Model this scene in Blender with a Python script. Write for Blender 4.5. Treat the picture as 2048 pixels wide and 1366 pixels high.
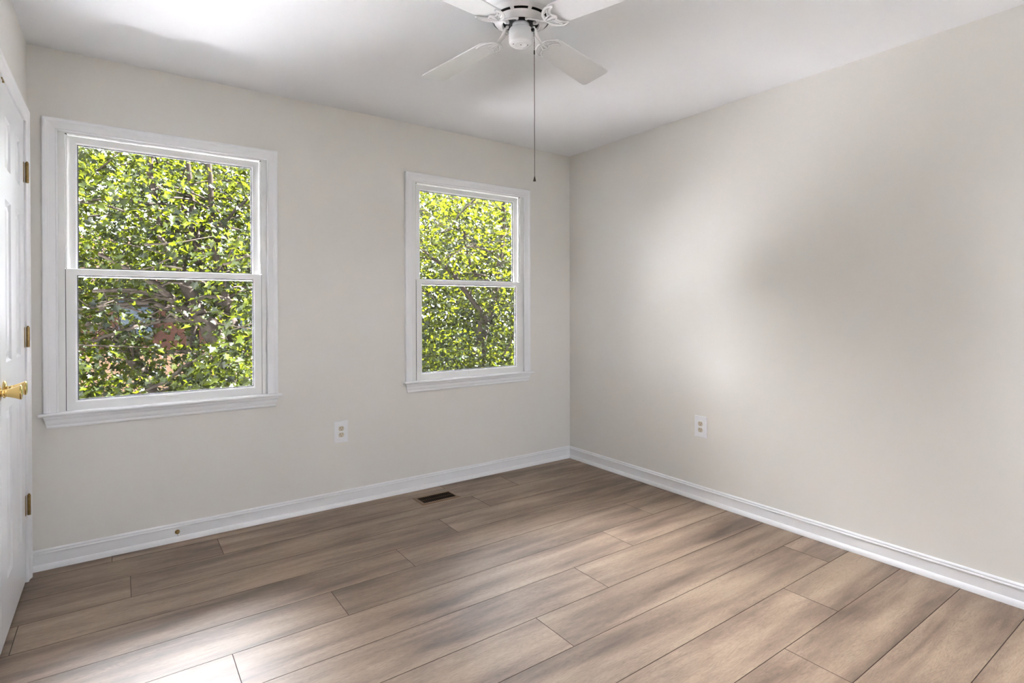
import bpy, bmesh, math, random
import numpy as np
from mathutils import Vector, Matrix

# ------------------------------------------------------------ scene reset
for o in list(bpy.data.objects):
    bpy.data.objects.remove(o, do_unlink=True)
SC = bpy.context.scene
COL = SC.collection
H = 2.44            # ceiling height
WL = -3.3215        # left wall plane (right wall is x = 0, window wall y = 0)
YF = -5.10          # wall behind the camera
PI = math.pi

# ------------------------------------------------------------ camera
cam_data = bpy.data.cameras.new('camera')
cam = bpy.data.objects.new('camera', cam_data)
COL.objects.link(cam)
yaw, pitch, roll = 0.61995, -0.0047588, -0.0020764
cyw, syw, cp, sp = math.cos(yaw), math.sin(yaw), math.cos(pitch), math.sin(pitch)
fw = Vector((syw * cp, cyw * cp, sp))
rt = Vector((cyw, -syw, 0))
up = rt.cross(fw)
r2 = math.cos(roll) * rt + math.sin(roll) * up
u2 = -math.sin(roll) * rt + math.cos(roll) * up
m = Matrix((r2, u2, -fw)).transposed().to_4x4()
m.translation = Vector((-2.97868, -3.36707, 1.22204))
cam.matrix_world = m
cam_data.sensor_fit = 'HORIZONTAL'
cam_data.sensor_width = 36
cam_data.lens = 1100.666 / 2048 * 36
cam_data.shift_y = (618.97 - 683) / 2048
cam_data.clip_start = 0.02
cam_data.clip_end = 300
SC.camera = cam

# ------------------------------------------------------------ light
SC.view_settings.view_transform = 'Standard'
SC.view_settings.look = 'None'
SC.view_settings.gamma = 1
SC.view_settings.use_curve_mapping = False
SC.view_settings.exposure = 2.75

world = bpy.data.worlds.new('sky')
SC.world = world
world.use_nodes = True
wn = world.node_tree
bg = wn.nodes['Background']
tcw = wn.nodes.new('ShaderNodeTexCoord')
sepw = wn.nodes.new('ShaderNodeSeparateXYZ')
rampw = wn.nodes.new('ShaderNodeValToRGB')
wn.links.new(tcw.outputs['Generated'], sepw.inputs[0])
wn.links.new(sepw.outputs['Z'], rampw.inputs[0])
rampw.color_ramp.elements[0].position = 0.0
rampw.color_ramp.elements[0].color = (0.90, 0.92, 1.0, 1)
rampw.color_ramp.elements[1].position = 0.9
rampw.color_ramp.elements[1].color = (0.70, 0.80, 1.0, 1)
wn.links.new(rampw.outputs[0], bg.inputs[0])
bg.inputs[1].default_value = 2.5

sun_d = bpy.data.lights.new('sun', 'SUN')
sun_d.energy = 100
sun_d.angle = 0.01
sun_d.color = (0.97, 0.925, 0.985)
sun = bpy.data.objects.new('sun', sun_d)
COL.objects.link(sun)
sun.rotation_euler = Vector((0.60, -0.03, 0.80)).to_track_quat('Z', 'Y').to_euler()


def glow(name, direction, energy, angle, color=(1, 1, 1)):
    d = bpy.data.lights.new(name, 'SUN')
    d.energy, d.angle, d.color = energy, math.radians(angle), color
    o = bpy.data.objects.new(name, d)
    COL.objects.link(o)
    o.rotation_euler = Vector(direction).to_track_quat('Z', 'Y').to_euler()


glow('west_fill_light', (-0.80, 0.60, 0.07), 25.0, 150, (0.95, 0.935, 1.0))  # broad lamp added to light the right wall through the windows
glow('high_fill_light', (-0.40, 0.72, 0.56), 8.0, 70, (0.97, 0.94, 0.98))  # second broad lamp, added to brighten the floor


def portal(name, loc, rot, sx, sy):
    d = bpy.data.lights.new(name, 'AREA')
    d.shape = 'RECTANGLE'
    d.size, d.size_y = sx, sy
    d.cycles.is_portal = True
    o = bpy.data.objects.new(name, d)
    COL.objects.link(o)
    o.location = loc
    o.rotation_euler = rot


portal('window_portal', (-2.752, 0.20, 1.40), (-PI / 2, 0, 0), 0.95, 1.40)
portal('window_portal', (-0.927, 0.20, 1.40), (-PI / 2, 0, 0), 0.95, 1.40)
portal('window_portal', (-0.78, YF - 0.20, 1.25), (PI / 2, 0, 0), 1.4, 1.8)


# ------------------------------------------------------------ materials
def srgb(r, g, b):
    f = lambda c: (c / 255) / 12.92 if c / 255 <= 0.04045 else ((c / 255 + 0.055) / 1.055) ** 2.4
    return (f(r), f(g), f(b), 1)


class NT:
    def __init__(s, name):
        s.m = bpy.data.materials.new(name)
        s.m.use_nodes = True
        s.t = s.m.node_tree
        s.b = s.t.nodes['Principled BSDF']

    def n(s, kind, **kw):
        o = s.t.nodes.new('ShaderNode' + kind)
        for k, v in kw.items():
            if k.startswith('i_'):
                key = k[2:]
                key = int(key) if key.isdigit() else key.replace('_', ' ')
                o.inputs[key].default_value = v
            else:
                setattr(o, k, v)
        return o

    def l(s, a, b):
        s.t.links.new(a, b)

    def ramp(s, src, stops):
        r = s.n('ValToRGB')
        e = r.color_ramp.elements
        while len(e) < len(stops):
            e.new(0.5)
        for i, (p, c) in enumerate(stops):
            e[i].position = p
            e[i].color = c if len(c) == 4 else (*c, 1)
        s.l(src, r.inputs[0])
        return r.outputs[0]


def simple(name, col, rough=0.5, metal=0.0, bump=0.0, bscale=200, spec=0.5, coat=0.0, var=0.0):
    k = NT(name)
    k.b.inputs['Roughness'].default_value = rough
    k.b.inputs['Metallic'].default_value = metal
    k.b.inputs['Specular IOR Level'].default_value = spec
    k.b.inputs['Coat Weight'].default_value = coat
    tc = k.n('TexCoord')
    nz = k.n('TexNoise', i_Scale=bscale, i_Detail=3.0)
    k.l(tc.outputs['Object'], nz.inputs['Vector'])
    c0 = [max(0, c * (1 - var)) for c in col[:3]]
    c1 = [min(1, c * (1 + var)) for c in col[:3]]
    k.l(k.ramp(nz.outputs['Fac'], [(0.3, (*c0, 1)), (0.7, (*c1, 1))]), k.b.inputs['Base Color'])
    if bump:
        bp = k.n('Bump', i_Strength=bump, i_Distance=0.001)
        k.l(nz.outputs['Fac'], bp.inputs['Height'])
        k.l(bp.outputs[0], k.b.inputs['Normal'])
    return k.m


M_wall = simple('warm_wall_paint', srgb(232, 229, 223), 0.55, bump=0.06, bscale=700, spec=0.3, var=0.004)
M_ceil = simple('ceiling_paint', srgb(238, 239, 240), 0.8, bump=0.08, bscale=400, spec=0.2, var=0.004)
M_trim = simple('white_trim_paint', srgb(242, 242, 243), 0.32, bump=0.02, bscale=300, spec=0.5, var=0.004)
M_door = simple('white_door_paint', srgb(240, 241, 243), 0.28, bump=0.01, bscale=160, spec=0.5, var=0.004)
M_vinyl = simple('white_vinyl', srgb(238, 238, 236), 0.35, spec=0.45, var=0.004)
M_bead = simple('bright_glazing_bead', srgb(248, 248, 248), 0.3, spec=0.5, var=0.002)
M_gasket = simple('dark_gasket', srgb(38, 38, 46), 0.6)
M_fan = simple('white_fan_enamel', srgb(236, 236, 236), 0.26, spec=0.5, var=0.003)
M_blade = simple('white_blade_laminate', srgb(238, 238, 238), 0.25, spec=0.5, bump=0.02, bscale=90, var=0.004)
M_black = simple('black_shade_and_nub', srgb(14, 14, 15), 0.5)
M_slot = simple('slot_dark', srgb(40, 36, 32), 0.6)
M_brass = simple('polished_brass', srgb(222, 192, 124), 0.16, metal=1.0, bscale=60, var=0.03)
M_hinge = simple('aged_brass', srgb(158, 132, 84), 0.34, metal=0.9, bscale=120, bump=0.1, var=0.2)
M_chain = simple('bronze_chain', srgb(74, 62, 52), 0.35, metal=0.8, var=0.1)
M_plate = simple('white_plate_plastic', srgb(242, 242, 244), 0.3, spec=0.5)
M_ivory = simple('ivory_receptacle', srgb(206, 196, 176), 0.35)
M_vent = simple('brown_vent_metal', srgb(122, 94, 66), 0.4, metal=0.1, bscale=90, var=0.08)
M_ventdark = simple('duct_shade_black', srgb(7, 5, 4), 0.9, spec=0.0)
M_ext = simple('exterior_siding', srgb(205, 196, 182), 0.8, bscale=3, var=0.05)
M_rubber = simple('white_rubber', srgb(232, 232, 228), 0.6)


def mat_glass():
    k = NT('window_glass')
    k.t.nodes.remove(k.b)
    out = k.t.nodes['Material Output']
    tr = k.n('BsdfTransparent')
    tr.inputs[0].default_value = (0.95, 0.96, 0.955, 1)
    gl = k.n('BsdfGlossy', i_Roughness=0.02)
    fr = k.n('Fresnel', i_IOR=1.45)
    mx = k.n('MixShader')
    k.l(fr.outputs[0], mx.inputs[0])
    k.l(tr.outputs[0], mx.inputs[1])
    k.l(gl.outputs[0], mx.inputs[2])
    k.l(mx.outputs[0], out.inputs[0])
    return k.m


M_glass = mat_glass()


def mat_floor():
    k = NT('oak_laminate_planks')
    uv = k.n('UVMap', uv_map='plank_uv')        # metres along / across each plank, offset per plank
    at = k.n('Attribute', attribute_name='plank_tone')
    mp = k.n('Mapping')
    mp.inputs['Scale'].default_value = (1.0, 7.0, 1)
    k.l(uv.outputs[0], mp.inputs[0])
    # broad smoky streaks
    n1 = k.n('TexNoise', i_Scale=1.3, i_Detail=5.0, i_Roughness=0.6, i_Distortion=0.25)
    k.l(mp.outputs[0], n1.inputs['Vector'])
    base = k.ramp(n1.outputs['Fac'], [(0.28, srgb(86, 70, 57)), (0.42, srgb(119, 100, 84)), (0.56, srgb(146, 126, 107)), (0.74, srgb(167, 147, 126))])
    # cathedral grain
    mp2 = k.n('Mapping')
    mp2.inputs['Scale'].default_value = (1.6, 15.0, 1)
    k.l(uv.outputs[0], mp2.inputs[0])
    n2 = k.n('TexNoise', i_Scale=1.5, i_Detail=2.5, i_Roughness=0.45, i_Distortion=0.7)
    k.l(mp2.outputs[0], n2.inputs['Vector'])
    mul = k.n('Math', operation='MULTIPLY', i_1=34.0)
    k.l(n2.outputs['Fac'], mul.inputs[0])
    frc = k.n('Math', operation='PINGPONG', i_1=1.0)
    k.l(mul.outputs[0], frc.inputs[0])
    grain = k.ramp(frc.outputs[0], [(0.0, (0.80, 0.79, 0.78)), (0.35, (0.97, 0.97, 0.97)), (1.0, (1.05, 1.05, 1.05))])
    # fine pores
    mp3 = k.n('Mapping')
    mp3.inputs['Scale'].default_value = (45.0, 230.0, 1)
    k.l(uv.outputs[0], mp3.inputs[0])
    n3 = k.n('TexNoise', i_Scale=1.0, i_Detail=3.0, i_Roughness=0.6)
    k.l(mp3.outputs[0], n3.inputs['Vector'])
    fine = k.ramp(n3.outputs['Fac'], [(0.28, (0.74, 0.73, 0.71)), (0.5, (1.0, 1.0, 1.0)), (0.72, (1.16, 1.155, 1.15))])
    # mask where cathedral grain shows
    n4 = k.n('TexNoise', i_Scale=2.3, i_Detail=1.0)
    k.l(mp.outputs[0], n4.inputs['Vector'])
    msk = k.ramp(n4.outputs['Fac'], [(0.42, (0.15, 0.15, 0.15)), (0.60, (0.85, 0.85, 0.85))])
    m1 = k.n('MixRGB', blend_type='MULTIPLY')
    k.l(msk, m1.inputs[0]); k.l(base, m1.inputs[1]); k.l(grain, m1.inputs[2])
    m2 = k.n('MixRGB', blend_type='MULTIPLY', i_0=0.85)
    k.l(m1.outputs[0], m2.inputs[1]); k.l(fine, m2.inputs[2])
    tone = k.ramp(at.outputs['Fac'], [(0.0, (0.84, 0.83, 0.81)), (1.0, (1.06, 1.055, 1.05))])
    m3 = k.n('MixRGB', blend_type='MULTIPLY', i_0=1.0)
    k.l(m2.outputs[0], m3.inputs[1]); k.l(tone, m3.inputs[2])
    k.l(m3.outputs[0], k.b.inputs['Base Color'])
    k.b.inputs['Specular IOR Level'].default_value = 0.6
    rr = k.n('MapRange', i_3=0.44, i_4=0.58)
    k.l(n3.outputs['Fac'], rr.inputs[0])
    k.l(rr.outputs[0], k.b.inputs['Roughness'])
    bp = k.n('Bump', i_Strength=0.25, i_Distance=0.0006)
    k.l(n3.outputs['Fac'], bp.inputs['Height'])
    k.l(bp.outputs[0], k.b.inputs['Normal'])
    return k.m


M_floor = mat_floor()
M_seam = simple('plank_seam', srgb(72, 54, 42), 0.7)


def mat_leaf(name, dark, light, trans):
    k = NT(name)
    k.t.nodes.remove(k.b)
    out = k.t.nodes['Material Output']
    at = k.n('Attribute', attribute_name='leaf_tone')
    c = k.ramp(at.outputs['Fac'], [(0.0, dark), (1.0, light)])
    ct = k.ramp(at.outputs['Fac'], [(0.0, tuple(x * 0.55 for x in trans)), (1.0, trans)])
    df = k.n('BsdfDiffuse'); tl = k.n('BsdfTranslucent'); gl = k.n('BsdfGlossy', i_Roughness=0.38)
    k.l(c, df.inputs[0]); k.l(ct, tl.inputs[0])
    gl.inputs[0].default_value = (0.9, 0.95, 0.9, 1)
    a = k.n('MixShader', i_0=0.45); b = k.n('MixShader', i_0=0.005)
    k.l(df.outputs[0], a.inputs[1]); k.l(tl.outputs[0], a.inputs[2])
    k.l(a.outputs[0], b.inputs[1]); k.l(gl.outputs[0], b.inputs[2])
    k.l(b.outputs[0], out.inputs[0])
    return k.m


M_leafA = mat_leaf('maple_leaf', (0.0004, 0.0009, 0.0002), (0.0046, 0.0068, 0.0007), (0.025, 0.031, 0.0011))
M_leafB = mat_leaf('bright_maple_leaf', (0.0006, 0.0013, 0.0003), (0.0070, 0.0098, 0.0010), (0.036, 0.043, 0.0014))
M_leafC = mat_leaf('far_leaf', (0.0008, 0.0016, 0.0006), (0.0036, 0.0052, 0.0014), (0.012, 0.015, 0.0026))
M_bark = simple('grey_brown_bark', srgb(26, 23, 20), 0.9, bump=0.8, bscale=25, var=0.35, spec=0.0)
M_grass = simple('lawn', srgb(11, 16, 6), 0.9, bscale=1.2, var=0.3, spec=0.0)
M_brick = None


def mat_brick():
    k = NT('red_brick')
    tc = k.n('TexCoord')
    mp = k.n('Mapping')
    mp.inputs['Rotation'].default_value = (PI / 2, 0, 0)
    k.l(tc.outputs['Object'], mp.inputs[0])
    br = k.n('TexBrick', i_Scale=4.0)
    br.inputs['Color1'].default_value = srgb(54, 30, 24)
    br.inputs['Color2'].default_value = srgb(44, 24, 20)
    br.inputs['Mortar'].default_value = srgb(68, 58, 52)
    k.l(mp.outputs[0], br.inputs['Vector'])
    k.l(br.outputs[0], k.b.inputs['Base Color'])
    k.b.inputs['Roughness'].default_value = 0.9
    k.b.inputs['Specular IOR Level'].default_value = 0.0
    return k.m


M_brick = mat_brick()
M_roof = simple('brown_shingle', srgb(24, 17, 14), 0.9, bscale=8, var=0.2, spec=0.0)
M_siding = simple('peach_siding', srgb(112, 88, 72), 0.8, bscale=3, var=0.04, spec=0.0)
M_darkglass = simple('dark_pane', srgb(44, 52, 62), 0.1)
M_drive = simple('pale_driveway', srgb(40, 37, 37), 0.9, bscale=5, var=0.06, spec=0.0)


# ------------------------------------------------------------ mesh helpers
class MB:
    """collects geometry, builds ONE mesh object"""
    def __init__(s):
        s.v = []; s.f = []; s.mi = []; s.sm = []

    def add(s, vs, fs, mi=0, smooth=False):
        b = len(s.v)
        s.v += [tuple(v) for v in vs]
        for f in fs:
            s.f.append([b + i for i in f]); s.mi.append(mi); s.sm.append(smooth)

    def box(s, a, b, mi=0):
        x0, y0, z0 = [min(a[i], b[i]) for i in range(3)]
        x1, y1, z1 = [max(a[i], b[i]) for i in range(3)]
        s.add([(x0, y0, z0), (x1, y0, z0), (x1, y1, z0), (x0, y1, z0), (x0, y0, z1), (x1, y0, z1), (x1, y1, z1), (x0, y1, z1)],
              [(0, 3, 2, 1), (4, 5, 6, 7), (0, 1, 5, 4), (1, 2, 6, 5), (2, 3, 7, 6), (3, 0, 4, 7)], mi)

    def lathe(s, prof, c=(0, 0, 0), axis='z', n=48, mi=0, smooth=True, skip=None):
        """prof: list of (r, h)"""
        vs = []
        for r, h in prof:
            for i in range(n):
                a = 2 * PI * i / n
                p = (r * math.cos(a), r * math.sin(a), h)
                if axis == 'x': p = (p[2], p[0], p[1])
                if axis == 'y': p = (p[0], p[2], p[1])
                vs.append((p[0] + c[0], p[1] + c[1], p[2] + c[2]))
        fs = []
        for j in range(len(prof) - 1):
            for i in range(n):
                if skip and skip(j, i): continue
                k = (i + 1) % n
                fs.append((j * n + i, j * n + k, (j + 1) * n + k, (j + 1) * n + i))
        s.add(vs, fs, mi, smooth)

    def tube(s, pts, rad, n=8, mi=0, flat=None, cap=True):
        """swept tube; rad number or list; flat=(w,t) makes a flattened section with t along z"""
        pts = [Vector(p) for p in pts]
        N = len(pts)
        rads = rad if isinstance(rad, (list, tuple)) else [rad] * N
        vs = []
        ref = Vector((0, 0, 1))
        for i, p in enumerate(pts):
            d = (pts[min(i + 1, N - 1)] - pts[max(i - 1, 0)]).normalized()
            if abs(d.dot(ref)) > 0.95: ref = Vector((1, 0, 0))
            a = d.cross(ref).normalized(); b = a.cross(d).normalized()
            for k in range(n):
                t = 2 * PI * k / n
                if flat:
                    vs.append(p + a * (rads[i] * math.cos(t)) + b * (flat * math.sin(t)))
                else:
                    vs.append(p + a * (rads[i] * math.cos(t)) + b * (rads[i] * math.sin(t)))
        fs = [(i * n + k, i * n + (k + 1) % n, (i + 1) * n + (k + 1) % n, (i + 1) * n + k) for i in range(N - 1) for k in range(n)]
        if cap:
            fs += [tuple(range(n - 1, -1, -1)), tuple((N - 1) * n + k for k in range(n))]
        s.add(vs, fs, mi, True)

    def sweep(s, prof, frames, mi=0, smooth=False, close=True):
        """prof: list of (d,t); frames: list of functions (d,t)->xyz"""
        n = len(prof)
        vs = [fr(d, t) for fr in frames for d, t in prof]
        fs = []
        for i in range(len(frames) - 1):
            for k in range(n if close else n - 1):
                q = (k + 1) % n
                fs.append((i * n + k, i * n + q, (i + 1) * n + q, (i + 1) * n + k))
        if close:
            fs += [tuple(range(n)), tuple((len(frames) - 1) * n + k for k in range(n - 1, -1, -1))]
        s.add(vs, fs, mi, smooth)

    def build(s, name, mats, parent=None, bevel=0.0, fix=True, seg=2):
        me = bpy.data.meshes.new(name)
        me.from_pydata(s.v, [], s.f)
        if not isinstance(mats, (list, tuple)): mats = [mats]
        for mt in mats: me.materials.append(mt)
        me.polygons.foreach_set('material_index', s.mi)
        me.polygons.foreach_set('use_smooth', s.sm)
        if fix:
            bm = bmesh.new(); bm.from_mesh(me)
            bmesh.ops.recalc_face_normals(bm, faces=bm.faces)
            bm.to_mesh(me); bm.free()
        me.update()
        o = bpy.data.objects.new(name, me)
        COL.objects.link(o)
        if bevel:
            md = o.modifiers.new('bevel', 'BEVEL'); md.width = bevel; md.segments = seg; md.limit_method = 'ANGLE'; md.angle_limit = 0.6
            md.harden_normals = False
        if parent: attach(o, parent)
        return o


def attach(o, parent):
    bpy.context.view_layer.update()
    o.parent = parent
    o.matrix_parent_inverse = parent.matrix_world.inverted()


def empty(name, loc=(0, 0, 0)):
    o = bpy.data.objects.new(name, None)
    o.empty_display_size = 0.1
    COL.objects.link(o)
    o.location = loc
    bpy.context.view_layer.update()
    return o


def tag(o, label, cat, group=None, kind=None):
    o['label'] = label; o['category'] = cat
    if group: o['group'] = group
    if kind: o['kind'] = kind
    return o


def struct(o, label, cat):
    return tag(o, label, cat, kind='structure')


# ------------------------------------------------------------ walls, ceiling
W1, W2 = -2.7525, -0.9265     # window centres
CW = 0.057                    # casing width
HO = 0.4605                   # half opening (casing inner edge)
ZT = 2.060                    # head casing inner edge
ZS = 0.729                    # stool top
T = 0.11


def wall_with_holes(axis, plane0, plane1, a0, a1, z0, z1, holes, name, mat, mat2):
    """slab between plane0 (room side) and plane1, spanning a0..a1; holes (a,b,zb,zt)"""
    xs = sorted({a0, a1, *[h[0] for h in holes], *[h[1] for h in holes]})
    zs = sorted({z0, z1, *[h[2] for h in holes], *[h[3] for h in holes]})
    P = (lambda a, z, p: (a, p, z)) if axis == 'y' else (lambda a, z, p: (p, a, z))
    inside = lambda i, j: any(h[0] - 1e-6 <= xs[i] and xs[i + 1] <= h[1] + 1e-6 and h[2] - 1e-6 <= zs[j] and zs[j + 1] <= h[3] + 1e-6 for h in holes)
    mb = MB()
    nx, nz = len(xs) - 1, len(zs) - 1
    solid = lambda i, j: 0 <= i < nx and 0 <= j < nz and not inside(i, j)
    for i in range(nx):
        for j in range(nz):
            if not solid(i, j): continue
            A, B, C, D = xs[i], xs[i + 1], zs[j], zs[j + 1]
            mb.add([P(A, C, plane0), P(B, C, plane0), P(B, D, plane0), P(A, D, plane0)], [(0, 1, 2, 3)], 0)
            mb.add([P(A, C, plane1), P(B, C, plane1), P(B, D, plane1), P(A, D, plane1)], [(3, 2, 1, 0)], 1)
            if not solid(i - 1, j): mb.add([P(A, C, plane0), P(A, D, plane0), P(A, D, plane1), P(A, C, plane1)], [(0, 1, 2, 3)], 0)
            if not solid(i + 1, j): mb.add([P(B, C, plane0), P(B, D, plane0), P(B, D, plane1), P(B, C, plane1)], [(3, 2, 1, 0)], 0)
            if not solid(i, j - 1): mb.add([P(A, C, plane0), P(B, C, plane0), P(B, C, plane1), P(A, C, plane1)], [(3, 2, 1, 0)], 0)
            if not solid(i, j + 1): mb.add([P(A, D, plane0), P(B, D, plane0), P(B, D, plane1), P(A, D, plane1)], [(0, 1, 2, 3)], 0)
    o = mb.build(name, [mat, mat2], fix=False)
    bm = bmesh.new(); bm.from_mesh(o.data)
    bmesh.ops.remove_doubles(bm, verts=bm.verts, dist=1e-5)
    bmesh.ops.recalc_face_normals(bm, faces=bm.faces)
    bm.to_mesh(o.data); bm.free()
    return o


HB = HO + 0.018   # rough hole half width
struct(wall_with_holes('y', 0, T, WL - T, T, -0.02, H + 0.02,
                       [(W1 - HB, W1 + HB, ZS - 0.035, ZT + 0.02), (W2 - HB, W2 + HB, ZS - 0.035, ZT + 0.02)], 'wall_back', M_wall, M_ext),
       'warm white wall with two sash windows', 'wall')
mb = MB(); mb.box((0, YF - 0.3, -0.02), (T, -0.0005, H + 0.02))
struct(mb.build('wall_right', M_wall), 'long blank warm white wall with one outlet, right of the corner', 'wall')
FW = (-1.35, -0.25, 0.80, 2.10)
DY0, DY1, DZT = -0.122, -1.356, 2.053     # closet opening
struct(wall_with_holes('x', WL, WL - T, YF, -0.0005, -0.02, H + 0.02, [(DY1 - 0.018, DY0 + 0.018, -0.02, DZT + 0.018)], 'wall_left', M_wall, M_wall),
       'narrow strip of warm wall around the closet doors at the left edge', 'wall')
struct(wall_with_holes('y', YF, YF - T, WL - T, T, -0.02, H + 0.02, [FW], 'wall_front', M_wall, M_ext),
       'wall behind the viewpoint with an added window for fill light', 'wall')
mb = MB(); mb.box((WL - T, YF - T, H), (T, T, H + 0.2))
struct(mb.build('ceiling', M_ceil), 'plain white ceiling', 'ceiling')

w3 = empty('fill_window', (-0.78, YF, 0.4)); struct(w3, 'unseen window added behind the viewpoint to let in fill light', 'window')  # added for fill light from behind the camera
a, b, c, d = FW
mb = MB()
for p, q in (((a, c), (a + .05, d)), ((b - .05, c), (b, d)), ((a, c), (b, c + .05)), ((a, d - .05), (b, d)), (((a + b) / 2 - .03, c), ((a + b) / 2 + .03, d))):
    mb.box((p[0], YF - 0.10, p[1]), (q[0], YF - 0.05, q[1]))
mb.build('window_frame', M_vinyl, w3)
mb = MB(); mb.box((a + .04, YF - 0.078, c + .04), (b - .04, YF - 0.074, d - .04)); mb.build('window_glass', M_glass, w3)

# ------------------------------------------------------------ floor planks
PITCH, LEN = 0.22365, 1.8125
joint = {-1: -0.36, 0: -1.20, 1: -0.750, 2: -1.130, 3: -1.487, 4: -1.848, 5: -0.430, 6: -0.847, 7: -1.250, 8: -1.652, 9: -0.227, 10: -0.641, 11: -1.050,
         12: -1.45, 13: -0.05, 14: -0.45, 15: -0.86, 16: -1.27, 17: -1.67, 18: -0.27}
rnd = random.Random(4)
fv, ff, uvs, tones = [], [], [], []
g = 0.0014
tone_fix = {}
for k in range(-1, 19):
    y1 = -0.0995 - PITCH * k + (0.0 if k > 0 else 0)     # far edge of row k+1
    ya, yb = y1 + PITCH, y1          # row between ya (far) and yb (near)
    ya = min(ya, 0.0); yb = max(yb, YF)
    if ya - yb < 0.004: continue
    xs = [joint[k] + LEN * j for j in range(-3, 4)]
    for j in range(len(xs) - 1):
        x0, x1 = max(xs[j], WL - 0.15), min(xs[j + 1], 0.0)
        if x1 - x0 < 0.003: continue
        ou, ov = rnd.uniform(0, 90), rnd.uniform(0, 90)
        tn = rnd.uniform(0.1, 1)
        b0 = len(fv)
        q = [(x0 + g, yb + g), (x1 - g, yb + g), (x1 - g, ya - g), (x0 + g, ya - g)]
        fl = 1 if rnd.random() < 0.5 else -1
        # plank top + bevelled lips
        fv += [(x, y, 0.0) for x, y in q]
        o2 = [(x0 + 0.0002, yb + 0.0002), (x1 - 0.0002, yb + 0.0002), (x1 - 0.0002, ya - 0.0002), (x0 + 0.0002, ya - 0.0002)]
        fv += [(x, y, -0.0016) for x, y in o2]
        ff.append((b0, b0 + 1, b0 + 2, b0 + 3)); tones.append((tn, 0))
        for e in range(4):
            e2 = (e + 1) % 4
            ff.append((b0 + 4 + e, b0 + 4 + e2, b0 + e2, b0 + e)); tones.append((tn, 1))
        for x, y in q + o2:
            uvs.append(((x * fl) + ou, (y - yb) + ov))
b0 = len(fv)
fv += [(WL - 0.17, YF, -0.0015), (0, YF, -0.0015), (0, 0, -0.0015), (WL - 0.17, 0, -0.0015)]
fv += [(x, y, -0.15) for x, y, z in fv[b0:b0 + 4]]
for f_ in [(0, 1, 2, 3), (7, 6, 5, 4), (0, 4, 5, 1), (1, 5, 6, 2), (2, 6, 7, 3), (3, 7, 4, 0)]:
    ff.append(tuple(b0 + i for i in f_)); tones.append((0, 1))
uvs += [(0, 0)] * 8
me = bpy.data.meshes.new('floor'); me.from_pydata(fv, [], ff)
me.materials.append(M_floor); me.materials.append(M_seam)
me.polygons.foreach_set('material_index', [t[1] for t in tones])
ul = me.uv_layers.new(name='plank_uv')
for lp in me.loops: ul.data[lp.index].uv = uvs[lp.vertex_index]
at = me.attributes.new('plank_tone', 'FLOAT', 'FACE'); at.data.foreach_set('value', [t[0] for t in tones])
me.update()
fl_o = bpy.data.objects.new('floor', me); COL.objects.link(fl_o)
struct(fl_o, 'grey brown oak laminate plank floor', 'floor')

# ------------------------------------------------------------ baseboards
BP = [(0, 0), (0.0100, 0), (0.0100, 0.0700), (0.0135, 0.0725), (0.0140, 0.0765), (0.0115, 0.0795), (0.0085, 0.0810), (0.0085, 0.0830), (0.0110, 0.0850), (0.0105, 0.0885), (0.0070, 0.0920), (0.004, 0.0935), (0, 0.0935)]
SP = [(0.0095, 0.0)] + [(0.0115 + 0.0115 * math.cos(t), 0.026 * math.sin(t)) for t in [i * PI / 2 / 8 for i in range(9)]]


def baseboard(name, frames, label, miter=True):
    mb = MB(); mb.sweep(BP, frames)
    o = mb.build(name, M_trim); struct(o, label, 'baseboard')
    s_ = MB(); s_.sweep(SP, frames, smooth=False)
    s_.build('shoe_molding', M_trim, o)


LEGY = DY0 + CW   # outer edge of closet casing on the back-wall side
baseboard('baseboard_back', [lambda d, t: (WL + 0.0005, -d, t), lambda d, t: (-d, -d, t)], 'white baseboard under the two windows')
baseboard('baseboard_right', [lambda d, t: (-d, -d, t), lambda d, t: (-d, YF + 0.001, t)], 'white baseboard along the long blank wall')
baseboard('baseboard_left', [lambda d, t: (WL + d, DY1 - CW - 0.001, t), lambda d, t: (WL + d, YF + 0.001, t)], 'white baseboard beyond the closet doors')

# ------------------------------------------------------------ casing profile (d from inner edge outward, t thickness off the wall)
CP = [(0, 0), (0, 0.0085), (0.003, 0.0105), (0.006, 0.0105), (0.0085, 0.0085), (0.011, 0.0092), (0.020, 0.0105), (0.032, 0.0125), (0.036, 0.0142),
      (0.038, 0.0142), (0.040, 0.0160), (0.045, 0.0178), (0.052, 0.0180), (0.0555, 0.0165), (CW, 0.0125), (CW, 0)]


def casing_back(c, parent):
    fr = [lambda d, t: (c - HO - d, -t, ZS + 0.0005), lambda d, t: (c - HO - d, -t, ZT + d), lambda d, t: (c + HO + d, -t, ZT + d), lambda d, t: (c + HO + d, -t, ZS + 0.0005)]
    mb = MB(); mb.sweep(CP, fr)
    return mb.build('window_casing', M_trim, parent)


def ring(mb, c, hw, z0, z1, prof, mi=0):
    """rectangular frame in the window plane; prof list of (inset from outer edge, y) closed section"""
    n = len(prof)
    fr = [lambda d, y: (c - hw + d, y, z0 + d), lambda d, y: (c - hw + d, y, z1 - d), lambda d, y: (c + hw - d, y, z1 - d), lambda d, y: (c + hw - d, y, z0 + d)]
    vs = [f(d, y) for f in fr for d, y in prof]
    fs = []
    for i in range(4):
        j = (i + 1) % 4
        for k in range(n):
            q = (k + 1) % n
            fs.append((i * n + k, i * n + q, j * n + q, j * n + k))
    mb.add(vs, fs, mi)


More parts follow.
